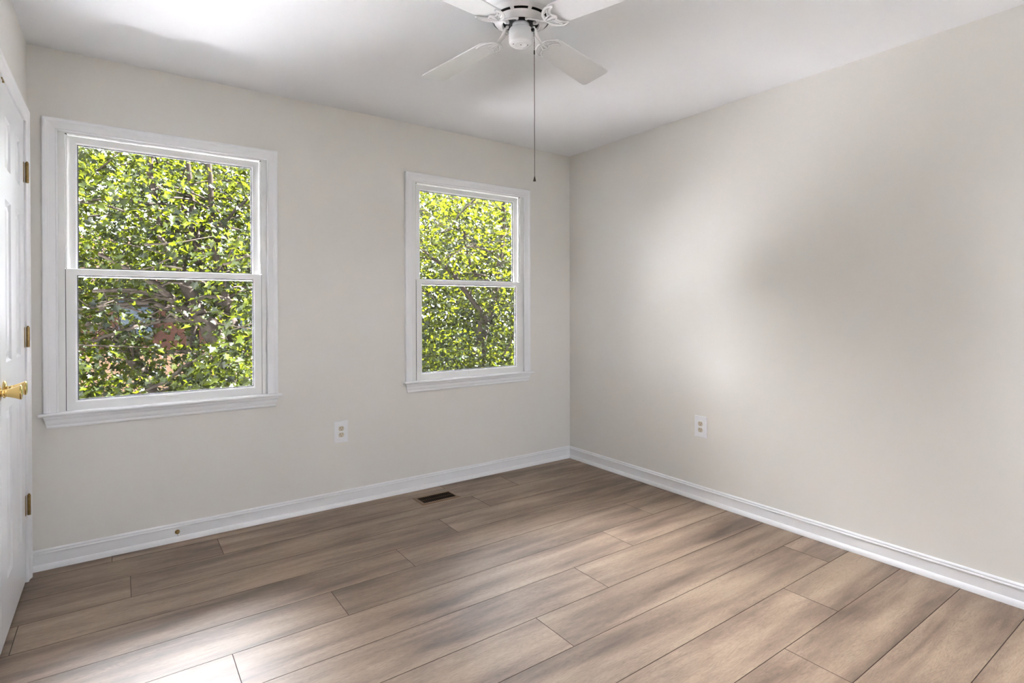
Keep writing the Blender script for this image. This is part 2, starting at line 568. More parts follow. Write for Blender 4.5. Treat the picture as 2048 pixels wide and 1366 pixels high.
def ring2(mb, x0, x1, z0, z1, ins, prof_y, mi=0):
    """frame of boxes-like section with different inset per side: ins=(left,right,bottom,top)"""
    l, r, b, t = ins
    ya, yb = prof_y
    o = [(x0, z0), (x1, z0), (x1, z1), (x0, z1)]
    i = [(x0 + l, z0 + b), (x1 - r, z0 + b), (x1 - r, z1 - t), (x0 + l, z1 - t)]
    vs = [(x, ya, z) for x, z in o] + [(x, ya, z) for x, z in i] + [(x, yb, z) for x, z in o] + [(x, yb, z) for x, z in i]
    fs = []
    for k in range(4):
        q = (k + 1) % 4
        fs += [(k, q, 4 + q, 4 + k), (8 + k, 12 + k, 12 + q, 8 + q), (k, 8 + k, 8 + q, q), (4 + k, 4 + q, 12 + q, 12 + k)]
    mb.add(vs, fs, mi)


def sash(c, hw, z0, z1, y, stile, botr, topr, parent, name, depth=0.025):
    mb = MB(); ring2(mb, c - hw, c + hw, z0, z1, (stile, stile, botr, topr), (y, y + depth))
    s = mb.build(name, M_vinyl, parent, bevel=0.0012)
    # glazing bead: a sloped bright strip inside the rails
    x0, x1, a, b = c - hw + stile, c + hw - stile, z0 + botr, z1 - topr
    e = 0.0065
    mb = MB()
    o = [(x0, a), (x1, a), (x1, b), (x0, b)]
    i = [(x0 + e, a + e), (x1 - e, a + e), (x1 - e, b - e), (x0 + e, b - e)]
    vs = [(x, y + 0.001, z) for x, z in o] + [(x, y + 0.0075, z) for x, z in i] + [(x, y + 0.011, z) for x, z in i] + [(x, y + 0.011, z) for x, z in o]
    fs = []
    for k in range(4):
        q = (k + 1) % 4
        fs += [(k, q, 4 + q, 4 + k), (4 + k, 4 + q, 8 + q, 8 + k), (8 + k, 8 + q, 12 + q, 12 + k), (12 + k, 12 + q, q, k)]
    mb.add(vs, fs)
    mb.build('glazing_bead', M_bead, s)
    mb = MB(); ring2(mb, x0 + e - .001, x1 - e + .001, a + e - .001, b - e + .001, (.0025,) * 4, (y + .0112, y + .0135))
    ring2(mb, x0 + e + .001, x1 - e - .001, a + e + .001, b - e - .001, (.003,) * 4, (y + .0172, y + .0205))
    mb.build('glass_seal', M_gasket, s)
    mb = MB(); mb.box((x0 + .001, y + .0140, a + .001), (x1 - .001, y + .0165, b - .001)); mb.build('pane', M_glass, s)
    return s


def window(name, c, label):
    root = empty(name, (c, 0, ZS)); struct(root, label, 'window')
    casing_back(c, root)
    # jamb liner (wood return) and vinyl frame
    mb = MB(); ring2(mb, c - HO - 0.0165, c + HO + 0.0165, ZS - 0.0145, ZT + 0.0175, (0.0135, 0.0135, 0.014, 0.0135), (-0.0002, 0.1085))
    mb.build('jamb', M_trim, root)
    mb = MB()
    ring2(mb, c - HO - 0.004, c + HO + 0.004, ZS - 0.0008, ZT + 0.005, (0.0285, 0.0285, 0.005, 0.010), (0.030, 0.068))
    # front lips and sash tracks
    for s in (-1, 1):
        mb.box((c + s * (HO + 0.0035), 0.006, ZS + 0.0002), (c + s * (HO - 0.026), 0.0300, ZT + 0.002))
        mb.box((c + s * 0.4335, 0.0060, 1.412), (c + s * 0.4285, 0.0125, ZT - 0.010))
        mb.box((c + s * 0.4335, 0.0190, 1.412), (c + s * 0.4270, 0.0260, ZT - 0.010))
    mb.box((c - HO + 0.004, 0.0065, ZT - 0.006), (c + HO - 0.004, 0.03, ZT + 0.002))
    mb.build('window_frame', M_vinyl, root, bevel=0.001)
    mb = MB()
    for s in (-1, 1):
        mb.box((c + s * 0.4345, 0.0065, ZS + 0.0005), (c + s * 0.4325, 0.028, 1.407))
        mb.box((c + s * 0.4340, 0.0068, ZT - 0.0095), (c + s * 0.4270, 0.028, ZT - 0.0062))
    mb.build('sash_gap_strip', M_gasket, root)  # dark strips filling the gaps between sash and frame
    up_ = sash(c, 0.4295, 1.372, 2.051, 0.033, 0.034, 0.034, 0.030, root, 'upper_sash', 0.025)
    lo = sash(c, 0.4322, ZS + 0.0010, 1.4080, 0.0005, 0.0355, 0.0400, 0.0235, root, 'lower_sash')
    mb = MB()
    mb.box((c - 0.030, -0.0045, 0.7500), (c + 0.030, 0.0005, 0.7665))
    mb.box((c - 0.024, -0.0085, 0.7610), (c + 0.024, -0.0040, 0.7665))
    lt = mb.build('tilt_latch', M_vinyl, lo, bevel=0.0008)
    # stool with rounded nose
    hs = HO + CW + 0.0155
    pr = [(0.0, 0.0)] + [(-0.034 - 0.0075 * math.sin(t), -0.0075 + 0.0075 * math.cos(t)) for t in [i * PI / 10 for i in range(11)]] + [(0, -0.015)]
    mb = MB(); mb.sweep(pr, [lambda d, t: (c - hs, d, ZS + t), lambda d, t: (c + hs, d, ZS + t)])
    mb.build('stool', M_trim, root, bevel=0.0006)
    # apron: moulded board, ends cut back
    AP = [(0, 0), (0.017, 0), (0.0175, 0.010), (0.0160, 0.016), (0.0130, 0.0185), (0.0125, 0.034), (0.0100, 0.042), (0.0085, 0.045), (0.0105, 0.050), (0.0105, 0.055), (0.008, 0.0595), (0, 0.0595)]
    mb = MB()
    za = ZS - 0.015
    mb.sweep(AP, [lambda d, t: (c - HO - CW + 0.24 * t, -d, za - t), lambda d, t: (c + HO + CW - 0.24 * t, -d, za - t)])
    mb.build('apron', M_trim, root)
    return root


window('window_1', W1, 'larger looking near sash window left of the wall outlet, trunk seen outside')
window('window_2', W2, 'sash window nearer the room corner, right of the wall outlet')

# ------------------------------------------------------------ closet doors
def cmap(y, z, o):      # left wall plane: o = offset into room
    return (WL + o, y, z)


mb = MB()
fr = [lambda d, t: cmap(DY0 + d, 0.0005, t), lambda d, t: cmap(DY0 + d, DZT + d, t), lambda d, t: cmap(DY1 - d, DZT + d, t), lambda d, t: cmap(DY1 - d, 0.0005, t)]
mb.sweep(CP, fr)
tr = mb.build('trim_1', M_trim); struct(tr, 'white moulded casing around the closet doors', 'door trim')
mb = MB()
fr = [lambda d, t: cmap(DY0 + d, 0.0005, t), lambda d, t: cmap(DY0 + d, DZT + d, t), lambda d, t: cmap(DY1 - d, DZT + d, t), lambda d, t: cmap(DY1 - d, 0.0005, t)]
mb.sweep([(0.001, -0.0002), (0.0175, -0.0002), (0.0175, -0.108), (0.001, -0.108)], fr)
mb.build('door_jamb', M_trim, tr)
mb = MB(); mb.box((WL - 0.40, DY1 - 0.02, 0.0), (WL - T - 0.001, DY0 + 0.02, H)); 
# closet interior box (only its inside face matters through the door gaps)
mb = MB(); mb.box((WL - 0.108, DY1 - 0.0, 0.001), (WL - 0.098, DY0, DZT)); mb.build('closet_back', M_wall, tr)


def leaf(name, ya, yb, label):
    """ya hinge edge, yb free edge; z from .012 to 2.048, face at WL+0.0"""
    root = empty(name, ((WL), ya, 0.012)); struct(root, label, 'door')
    s = 1 if yb > ya else -1
    W_ = abs(yb - ya)
    z0, z1 = 0.014, 2.0495
    F = lambda u, z, o: (WL + 0.0012 + o, ya + s * u, z)
    us = [0, 0.112, 0.243, 0.365, 0.496, W_]
    zs = [z0, 0.215, 0.845, 1.020, 1.625, 1.742, 1.934, z1]
    mb = MB()
    for i in range(5):
        for j in range(7):
            A, B, C, D = us[i], us[i + 1], zs[j], zs[j + 1]
            if i in (1, 3) and j in (1, 3, 5):
                rg = [(0, 0), (0.009, -0.0075), (0.016, -0.0085), (0.040, -0.0020)]
                vs = []
                for e, o in rg:
                    vs += [F(A + e, C + e, o), F(B - e, C + e, o), F(B - e, D - e, o), F(A + e, D - e, o)]
                fs = []
                for r in range(len(rg) - 1):
                    for k in range(4):
                        q = (k + 1) % 4
                        fs.append((r * 4 + k, r * 4 + q, r * 4 + 4 + q, r * 4 + 4 + k))
                fs.append(tuple(len(vs) - 4 + k for k in range(4)))
                mb.add(vs, fs)
            else:
                mb.add([F(A, C, 0), F(B, C, 0), F(B, D, 0), F(A, D, 0)], [(0, 1, 2, 3)])
    o = -0.035
    mb.add([F(0, z0, 0), F(W_, z0, 0), F(W_, z1, 0), F(0, z1, 0), F(0, z0, o), F(W_, z0, o), F(W_, z1, o), F(0, z1, o)],
           [(4, 5, 6, 7), (0, 1, 5, 4), (1, 2, 6, 5), (2, 3, 7, 6), (3, 0, 4, 7)])
    ob = mb.build('door_leaf', M_door, root, fix=False)
    bm = bmesh.new(); bm.from_mesh(ob.data)
    bmesh.ops.remove_doubles(bm, verts=bm.verts, dist=1e-5); bmesh.ops.recalc_face_normals(bm, faces=bm.faces)
    bm.to_mesh(ob.data); bm.free()
    # hinges
    for z in (1.822, 1.092, 0.345):
        h = MB()
        yk = ya - s * 0.0015
        h.lathe([(0, -.0445), (.0058, -.0445), (.0062, -.043), (.0062, .043), (.0058, .0445), (0, .0445)], (WL + 0.0125, yk, z), 'z', 20)
        h.lathe([(0, .0445), (.0035, .0445), (.0045, .047), (.003, .0495), (0, .050)], (WL + 0.0125, yk, z), 'z', 14)
        for q in (-.0265, -.009, .009, .0265):
            h.lathe([(.0064, -.0008), (.0064, .0008)], (WL + 0.0125, yk, z + q), 'z', 20)
        h.box((WL + 0.0012, ya + s * 0.001, z - .0445), (WL + 0.0032, ya + s * 0.016, z + .0445))
        h.box((WL + 0.0085, ya - s * 0.0025, z - .0445), (WL + 0.0110, ya - s * 0.016, z + .0445))
        ho = h.build('hinge', M_hinge, root)
    # knob
    yk = ya + s * (W_ - 0.060); zk = 0.927
    k = MB()
    k.lathe([(0, 0.0013), (0.031, 0.0013), (0.0325, 0.003), (0.031, 0.006), (0.024, 0.009), (0.016, 0.0105), (0, 0.0105)], (WL, yk, zk), 'x', 40)
    ro = k.build('knob_rose', M_brass, root)
    k = MB()
    k.lathe([(0, 0.009), (0.0125, 0.009), (0.0115, 0.014), (0.0105, 0.018), (0.0135, 0.0205), (0.0135, 0.0225), (0.0125, 0.024), (0.015, 0.032), (0.0195, 0.046),
             (0.0245, 0.0575), (0.0262, 0.0600), (0.0258, 0.0625), (0.0235, 0.0645), (0.0190, 0.0655), (0.0, 0.0665)], (WL, yk, zk), 'x', 48)
    k.build('knob', M_brass, root)
    return root


leaf('door_1', DY0 - 0.003, -0.7375, 'white six panel closet door hung beside the back wall, brass knob')
leaf('door_2', DY1 + 0.003, -0.7405, 'neighbouring white six panel closet door at the very left edge')
mb = MB()
mb.box((WL + 0.0015, -0.690, 2.0460), (WL + 0.0045, -0.642, 2.0525))
mb.lathe([(0, 0), (.004, 0), (.004, .004), (0, .006)], (WL + 0.003, -0.666, 2.040), 'z', 12)
mb.build('ball_catch', M_hinge, tr)

# ------------------------------------------------------------ outlets
def outlet(axis, pos, z, label):
    """axis 'y': on the back wall at x=pos; axis 'x': on the right wall at y=pos"""
    root = empty('wall_outlet', ((pos, 0, z) if axis == 'y' else (0, pos, z)))
    tag(root, label, 'outlet')
    P = (lambda a, b, o: (pos + a, -o, z + b)) if axis == 'y' else (lambda a, b, o: (-o, pos + a, z + b))
    w, h = 0.0435, 0.0675
    mb = MB()
    vs = []; e = [(0, 0.0002), (0, 0.0035), (0.0035, 0.0065)]
    for q, o in e:
        vs += [P(-w + q, -h + q, o), P(w - q, -h + q, o), P(w - q, h - q, o), P(-w + q, h - q, o)]
    fs = [(0, 1, 2, 3)]
    for r in range(2):
        for k in range(4):
            n_ = (k + 1) % 4
            fs.append((r * 4 + k, r * 4 + n_, r * 4 + 4 + n_, r * 4 + 4 + k))
    fs.append((8, 9, 10, 11))
    mb.add(vs, fs)
    mb.build('cover_plate', M_plate, root)
    for s in (-1, 1):
        cz = s * 0.0193
        mb = MB()
        pts = []
        for i in range(32):
            t = 2 * PI * i / 32
            pts.append((0.0172 * math.cos(t), max(-0.0142, min(0.0142, 0.0172 * math.sin(t))) + cz))
        vs = [P(x, y, 0.0060) for x, y in pts] + [P(x, y, 0.0076) for x, y in pts] + [P(x * .93, (y - cz) * .93 + cz, 0.0080) for x, y in pts]
        fs = [tuple(64 + i for i in range(32))]
        for r in (0, 32):
            fs += [(r + i, r + (i + 1) % 32, r + 32 + (i + 1) % 32, r + 32 + i) for i in range(32)]
        mb.add(vs, fs)
        rc = mb.build('receptacle', M_ivory, root)
        mb = MB()
        for a0, hh in ((-0.0068, 0.0045), (0.0062, 0.0038)):
            p, q = P(a0 - .0011, cz + .0045 - hh, .0079), P(a0 + .0011, cz + .0045 + hh, .0083)
            mb.box(p, q)
        vs = [P(0.0026 * math.cos(t), cz - 0.0072 + 0.0026 * max(-.6, math.sin(t)), .0083) for t in [2 * PI * i / 16 for i in range(16)]]
        mb.add(vs, [tuple(range(16))])
        mb.build('slots', M_slot, rc)
    mb = MB()
    vs = [P(0.003 * math.cos(t), 0.003 * math.sin(t), .0070) for t in [2 * PI * i / 16 for i in range(16)]]
    mb.add([P(0.003 * math.cos(t), 0.003 * math.sin(t), .0062) for t in [2 * PI * i / 16 for i in range(16)]] + vs,
           [tuple(16 + i for i in range(16))] + [(i, (i + 1) % 16, 16 + (i + 1) % 16, 16 + i) for i in range(16)])
    mb.build('screw', M_plate, root)


outlet('y', -1.871, 0.457, 'white duplex outlet with ivory sockets between the two windows')
outlet('x', -1.240, 0.465, 'white duplex outlet with ivory sockets on the long blank right wall')

# ------------------------------------------------------------ floor vent
vx, vy = -1.3285, -0.2215
root = empty('floor_vent', (vx, vy, 0)); tag(root, 'small brown metal floor vent in the planks near the back wall', 'floor vent')
hx, hy = 0.134, 0.072
mb = MB()
o_ = [(-hx, -hy), (hx, -hy), (hx, hy), (-hx, hy)]
def sc_(p, e): return (p[0] - math.copysign(e, p[0]), p[1] - math.copysign(e, p[1]))
vs = []
for e, z in ((0, 0.0003), (0.001, 0.0022), (0.010, 0.0046), (0.019, 0.0046), (0.0195, 0.0008)):
    vs += [(vx + sc_(p, e)[0], vy + sc_(p, e)[1], z) for p in o_]
fs = []
for r in range(4):
    for k in range(4):
        q = (k + 1) % 4
        fs.append((r * 4 + k, r * 4 + q, r * 4 + 4 + q, r * 4 + 4 + k))
mb.add(vs, fs)
mb.build('vent_frame', M_vent, root)
mb = MB()
nsl = 17
for i in range(nsl):
    x = vx - hx + 0.0195 + (i + 0.5) * (2 * hx - 0.039) / nsl
    mb.box((x - .0019, vy - hy + .0195, .0030), (x + .0019, vy + hy - .0195, .0044))
mb.box((vx - hx + .019, vy - .002, .0010), (vx + hx - .019, vy + .002, .0030))
mb.build('vent_louvers', simple('dark_louver', srgb(74, 54, 38), 0.6, spec=0.2), root)
mb = MB(); mb.box((vx - hx + .0175, vy - hy + .0175, 0.0001), (vx + hx - .0175, vy + hy - .0175, .0006)); mb.build('duct_shade_panel', M_ventdark, root)  # black panel painted as the shade down the duct

# ------------------------------------------------------------ door stop stub
dx, dz = -2.736, 0.0495
root = empty('door_stop', (dx, -0.0115, dz)); tag(root, 'tiny brass door stop screwed to the baseboard under the left window', 'door stop')
mb = MB()
mb.lathe([(0, 0.0), (.0115, 0.0), (.0110, -.002), (.0075, -.0035), (.0065, -.006), (.0045, -.0065), (.0045, -.0145), (.006, -.015), (.006, -.019), (.003, -.0195), (0, -.0195)], (dx, -0.0116, dz), 'y', 24)
mb.build('stop_base', M_hinge, root)
mb = MB(); mb.lathe([(0, 0), (.004, 0), (.0052, -.003), (.0052, -.009), (.004, -.011), (0, -.0115)], (dx + 0.004, -0.0165, dz - 0.010), 'z', 16)
mb.build('rubber_tip', M_rubber, root)

# ------------------------------------------------------------ ceiling fan
FX, FY = -1.689, -1.624
fan = empty('ceiling_fan', (FX, FY, H))
tag(fan, 'white four blade flush mount ceiling fan with a long pull chain', 'ceiling fan')
Z0 = 2.313
DR, TX, TY = -0.055, 0.005, -0.032
TH = 1.79; RT = 0.537; WT = 0.142; WR = 0.111; PIT = -0.168


def fp(i, r, v, o=0.0):
    """point on blade i: radius r, lateral v, offset o below (+) the blade plane"""
    t = TH + i * PI / 2
    u = (math.cos(t), math.sin(t)); w = (-u[1], u[0])
    ox = u[0] * r + w[0] * v * math.cos(PIT); oy = u[1] * r + w[1] * v * math.cos(PIT)
    return (FX + ox, FY + oy, Z0 + v * math.sin(PIT) + DR * r + TX * ox + TY * oy - o)


# motor housing: stepped bell, ten vent slots
SEG = 180
hp = [(0.070, 2.334), (0.0735, 2.3235), (0.0765, 2.3225), (0.079, 2.328), (0.086, 2.331), (0.089, 2.335), (0.098, 2.3375), (0.104, 2.3400), (0.1125, 2.3450), (0.118, 2.350), (0.121, 2.356),
      (0.1235, 2.358), (0.1265, 2.365), (0.1265, 2.372), (0.1300, 2.375), (0.1330, 2.385), (0.1330, 2.394), (0.1380, 2.398), (0.1400, 2.412), (0.1400, 2.432), (0.136, 2.4395), (0.10, 2.4395)]
view_a = math.degrees(math.atan2(-3.367 - FY, -2.979 - FX))    # slot facing the room's left front


def slot(j, i):
    a = i * 360 / SEG + 1
    dlt = ((a - view_a + 18) % 36) - 18
    lim = 13 if j == 7 else 0
    return j == 7 and abs(dlt) < 14


mb = MB(); mb.lathe(hp, (FX, FY, 0), 'z', SEG, skip=slot)
mb.build('motor_housing', M_fan, fan, fix=False)
mb = MB()
mb.lathe([(0.0, 2.352), (0.064, 2.352), (0.066, 2.345), (0.098, 2.349), (0.118, 2.360), (0.118, 2.42), (0, 2.42)], (FX, FY, 0), 'z', 60)  # black inner shell, paints the dark inside behind slots and opening
mb.lathe([(0, 2.331), (0.040, 2.331), (0.052, 2.336), (0.056, 2.346), (0.056, 2.356), (0, 2.356)], (FX, FY, 0), 'z', 60)
mb.build('motor', M_black, fan)
mb = MB()
mb.lathe([(0, 2.252), (0.020, 2.252), (0.0212, 2.2512), (0.0225, 2.2505), (0.0245, 2.2508), (0.0255, 2.252), (0.032, 2.2522), (0.0405, 2.2532), (0.0450, 2.2565), (0.0468, 2.2620), (0.0473, 2.270), (0.0478, 2.277), (0.0478, 2.302), (0.0468, 2.3035),
          (0.0462, 2.3050), (0.0462, 2.3085), (0.043, 2.3125), (0.036, 2.3145), (0, 2.3145)], (FX, FY, 0), 'z', 80)
mb.lathe([(0, 2.3135), (0.034, 2.3135), (0.034, 2.333), (0, 2.333)], (FX, FY, 0), 'z', 40)
sw = mb.build('switch_housing', M_fan, fan)
for q in (0.8, -0.2):
    pass
for a_, r_ in ((2.75, 0.030), (-0.55, 0.0255), (0, 0.0)):
    mb = MB(); mb.lathe([(0, -.0012), (.0026, -.0008), (.0030, .0006)], (FX + r_ * math.cos(a_), FY + r_ * math.sin(a_), 2.2518), 'z', 12)
    mb.build('screw', M_slot, sw)

# blades: rounded laminate boards; drawn outline with rounded tip corners
def blade_outline():
    pts = []
    r0 = 0.148
    def hw(r): return (WR + (WT - WR) * (r - 0.15) / (RT - 0.15)) / 2
    rc = 0.020
    # tip corners
    n = 8
    h = hw(RT)
    for k in range(n + 1):
        t = k / n * PI / 2
        pts.append((RT - rc + rc * math.sin(t) + 0.0, -(h - rc) - rc * math.cos(t)))
    for k in range(n + 1):
        t = k / n * PI / 2
        pts.append((RT - rc + rc * math.cos(t), (h - rc) + rc * math.sin(t)))
    # root, rounded
    h = hw(r0)
    for k in range(13):
        t = k / 12 * PI
        pts.append((r0 + 0.030 - 0.030 * math.sin(t), h * math.cos(t)))
    return pts


BO = blade_outline()


def strip(mb, i, pts, w, th=0.004, z=0.006, n=8):
    """flat rib through (r,v) points on the under-side of blade i"""
    P = [fp(i, a, b, z) for a, b in pts]
    mb.tube(P, w, n, flat=th)


def bez(p, n=14):
    """Catmull-Rom through points"""
    out = []
    q = [p[0]] + list(p) + [p[-1]]
    for k in range(1, len(q) - 2):
        for j in range(n):
            t = j / n
            out.append(tuple(0.5 * ((2 * q[k][d]) + (-q[k - 1][d] + q[k + 1][d]) * t + (2 * q[k - 1][d] - 5 * q[k][d] + 4 * q[k + 1][d] - q[k + 2][d]) * t * t + (-q[k - 1][d] + 3 * q[k][d] - 3 * q[k + 1][d] + q[k + 2][d]) * t ** 3) for d in range(len(p[0]))))
    out.append(tuple(p[-1]))
    return out


for i in range(4):
    mb = MB()
    n = len(BO)
    vs = [fp(i, a, b, 0.0) for a, b in BO] + [fp(i, a, b, -0.0055) for a, b in BO]
    mb.add(vs, [tuple(range(n)), tuple(range(2 * n - 1, n - 1, -1))] + [(k, (k + 1) % n, n + (k + 1) % n, n + k) for k in range(n)])
    bl = mb.build('fan_blade', M_blade, fan, bevel=0.0012)
    # blade iron
    mb = MB()
    out_ = bez([(0.196, 0.052), (0.170, 0.0565), (0.148, 0.046), (0.1305, 0.026), (0.124, 0.0), (0.1305, -0.026), (0.148, -0.046), (0.170, -0.0565), (0.196, -0.052)])
    strip(mb, i, out_, 0.0052, 0.0042)
    inn = bez([(0.197, 0.050), (0.180, 0.043), (0.167, 0.030), (0.163, 0.016), (0.172, 0.0), (0.163, -0.016), (0.167, -0.030), (0.180, -0.043), (0.197, -0.050)])
    strip(mb, i, inn, 0.0042, 0.0040)
    for s in (-1, 1):
        strip(mb, i, bez([(0.122, 0.004 * s), (0.140, 0.012 * s), (0.160, 0.018 * s)]), 0.0036, 0.0034)
        strip(mb, i, bez([(0.146, 0.018 * s), (0.158, 0.036 * s), (0.168, 0.050 * s)]), 0.0028, 0.003)
    strip(mb, i, [(0.122, 0), (0.150, 0), (0.172, 0)], 0.006, 0.0045)
    for a, b in ((0.193, 0.050), (0.193, -0.050), (0.168, 0.0)):
        p = fp(i, a, b, 0.0085)
        mb.lathe([(0, -.003), (.0035, -.0024), (.0052, 0), (.0052, .004)], p, 'z', 14)
    # neck and wishbone to the motor
    for s in (-1, 1):
        pts = []
        for a, b, zz in ((0.050, 0.024 * s, 2.3265), (0.058, 0.027 * s, 2.3245), (0.070, 0.020 * s, 2.3215), (0.085, 0.010 * s, 2.3175), (0.105, 0.004 * s, 2.3095), (0.125, 0.003 * s, None)):
            x, y, z = fp(i, a, b, 0.006)
            pts.append((x, y, zz if zz is not None else z))
        mb.tube(bez(pts, 6), 0.0062, 8, flat=0.0035)
        x, y, _ = fp(i, 0.050, 0.024 * s)
        mb.lathe([(0, -.004), (.004, -.0035), (.0065, -.001), (.0065, .006)], (x, y, 2.3265), 'z', 14)
    mb.tube([(*fp(i, 0.080, 0)[:2], 2.3185), (*fp(i, 0.105, 0)[:2], 2.3100), fp(i, 0.128, 0, .007)], [0.006, 0.009, 0.011], 10, flat=0.005)
    mb.build('blade_iron', M_fan, fan)

# pull chain (hangs from the switch nub)
chx, chy = FX + 0.0407 * 1.06, FY - 0.029 * 1.06
mb = MB()
mb.lathe([(0, 0.040), (0.0055, 0.040), (0.0062, 0.0435), (0.0062, 0.056), (0.0048, 0.058), (0, 0.058)], (0, 0, 0), 'x', 16)
ang = math.atan2(-0.052, 0.026)
mb.v = [(FX + x * math.cos(ang) - y * math.sin(ang), FY + x * math.sin(ang) + y * math.cos(ang), 2.2985 + z) for x, y, z in mb.v]
mb.build('chain_nub', M_black, fan)
mb = MB()
nx, ny = FX + 0.055 * math.cos(ang), FY + 0.055 * math.sin(ang)
z = 2.296
bp_ = [(0, -.0019), (.0013, -.0013), (.0019, 0), (.0013, .0013), (0, .0019)]
k = 0
while z > 1.735:
    f_ = min(1, (2.296 - z) / 0.03)
    x, y = nx + (chx - nx) * f_, ny + (chy - ny) * f_
    mb.lathe(bp_, (x, y, z), 'z', 8)
    z -= 0.0046
mb.tube([(nx, ny, 2.297), (chx, chy, 2.262), (chx, chy, 1.733)], 0.0006, 5)
mb.lathe([(0, .006), (.0022, .006), (.0028, .004), (.0028, -.008), (.0022, -.010), (0, -.010)], (chx, chy, 2.224), 'z', 12)
pc = mb.build('pull_chain', M_chain, fan)
mb = MB()
mb.lathe([(0, .010), (.0016, .010), (.0022, .006), (.0040, -.002), (.0058, -.009), (.0052, -.0105), (0, -.0105)], (chx, chy, 1.7265), 'z', 16)
mb.build('chain_bell', M_chain, pc)

# ------------------------------------------------------------ outdoors
GZ = -3.1
mb = MB(); mb.box((-70, -60, GZ - 0.3), (80, 90, GZ))
o = mb.build('lawn', M_grass); struct(o, 'lawn below the windows', 'lawn')
mb = MB(); mb.box((-9, 10.5, GZ), (1.5, 15.5, GZ + 0.03))
o = mb.build('driveway', M_drive); struct(o, 'pale driveway seen through the branches', 'driveway')

mb = MB(); mb.box((-8, -22, GZ), (16, 1.2, GZ + 0.04))
o = mb.build('bounce_paving', simple('bounce_paving_grey', srgb(84, 80, 80), 0.9, bscale=5, var=0.06)); struct(o, 'pale paving added unseen to light the room', 'bounce_paving')  # added out of view to bounce neutral light instead of lawn green

mb = MB(); mb.box((-4.5, -11, -0.30), (3.0, YF - T - 0.01, -0.12))
o = mb.build('bounce_deck', simple('bounce_deck_grey', srgb(80, 80, 79), 0.8, bscale=4, var=0.05)); struct(o, 'unseen slab added behind the viewpoint to bounce light in', 'light reflector')  # added out of view to bounce sun through the rear window

mb = MB()
mb.add([(-6.5, T + 0.005, -0.30), (-1.5, T + 0.005, -0.30), (-1.5, 3.3, -0.45), (-6.5, 3.3, -0.45), (-6.5, T + 0.005, -0.60), (-1.5, T + 0.005, -0.60), (-1.5, 3.3, -0.60), (-6.5, 3.3, -0.60)],
       [(0, 1, 2, 3), (7, 6, 5, 4), (0, 4, 5, 1), (1, 5, 6, 2), (2, 6, 7, 3), (3, 7, 4, 0)])
o = mb.build('bounce_roof', simple('bounce_roof_white', srgb(236, 236, 236), 0.7, bscale=6, var=0.03)); struct(o, 'unseen pale slab added below the left window to bounce light up', 'roof')  # added out of view to bounce sun up onto the ceiling

mb = MB(); mb.box((-20, T + 0.01, GZ), (-6.6, 11, -0.35))
o = mb.build('bounce_wing', simple('bounce_wing_grey', srgb(218, 217, 215), 0.8, bscale=4, var=0.05, spec=0.1)); struct(o, 'unseen flat block added left of the windows to bounce light in', 'wing')  # added out of view, its top bounces sun onto the right wall

LEAF = np.array([(0, 0), (.16, .20), (.50, .16), (.36, .42), (.52, .66), (.22, .64), (0, 1.0), (-.22, .64), (-.52, .66), (-.36, .42), (-.50, .16), (-.16, .20)], float)
LFAC = [(0, 1, 3), (1, 2, 3), (0, 3, 5), (3, 4, 5), (0, 5, 6), (0, 6, 7), (0, 7, 9), (7, 8, 9), (0, 9, 11), (9, 10, 11)]


def leaves(name, centers, spread, per, size, mat, parent, seed, flat=0.45, droop=0.35):
    rg = np.random.default_rng(seed)
    C = np.repeat(centers, per, axis=0)
    N = len(C)
    off = rg.normal(size=(N, 3)) * np.array([spread, spread, spread * flat])
    P = C + off
    # outward direction for the leaf tip, mostly horizontal and drooping
    dirv = off.copy(); dirv[:, :2] += rg.normal(size=(N, 2)) * spread * 0.7
    dirv[:, 2] = -np.abs(rg.normal(size=N)) * spread * droop * 2 + rg.normal(size=N) * spread * 0.2
    dirv /= np.linalg.norm(dirv, axis=1)[:, None] + 1e-9
    nrm = np.array([0, 0, 1.0]) + rg.normal(size=(N, 3)) * 0.62
    nrm[:, 1] -= 0.25
    side = np.cross(dirv, nrm); side /= np.linalg.norm(side, axis=1)[:, None] + 1e-9
    nn = np.cross(side, dirv)
    sz = size * rg.uniform(0.6, 1.25, N)
    fold = rg.uniform(0.1, 0.45, N)
    V = (P[:, None, :] + side[:, None, :] * (LEAF[None, :, 0, None] * sz[:, None, None]) + dirv[:, None, :] * (LEAF[None, :, 1, None] * sz[:, None, None])
         + nn[:, None, :] * ((np.abs(LEAF[None, :, 0, None]) * fold[:, None, None] - 0.22 * LEAF[None, :, 1, None] ** 2) * sz[:, None, None]))
    nv, nf = len(LEAF), len(LFAC)
    F = (np.array(LFAC)[None] + (np.arange(N) * nv)[:, None, None]).reshape(-1)
    me = bpy.data.meshes.new(name)
    me.vertices.add(N * nv); me.vertices.foreach_set('co', V.reshape(-1))
    me.loops.add(N * nf * 3); me.loops.foreach_set('vertex_index', F)
    me.polygons.add(N * nf)
    me.polygons.foreach_set('loop_start', np.arange(N * nf) * 3)
    me.polygons.foreach_set('loop_total', np.full(N * nf, 3))
    me.update(calc_edges=True)
    tn = np.clip(rg.beta(1.6, 2.0, N) + 0.25 * np.repeat(rg.normal(size=len(centers)), per) * 0.6, 0, 1)
    a = me.attributes.new('leaf_tone', 'FLOAT', 'FACE'); a.data.foreach_set('value', np.repeat(tn, nf).astype(np.float32))
    me.materials.append(mat)
    o = bpy.data.objects.new(name, me); COL.objects.link(o)
    attach(o, parent)
    return o


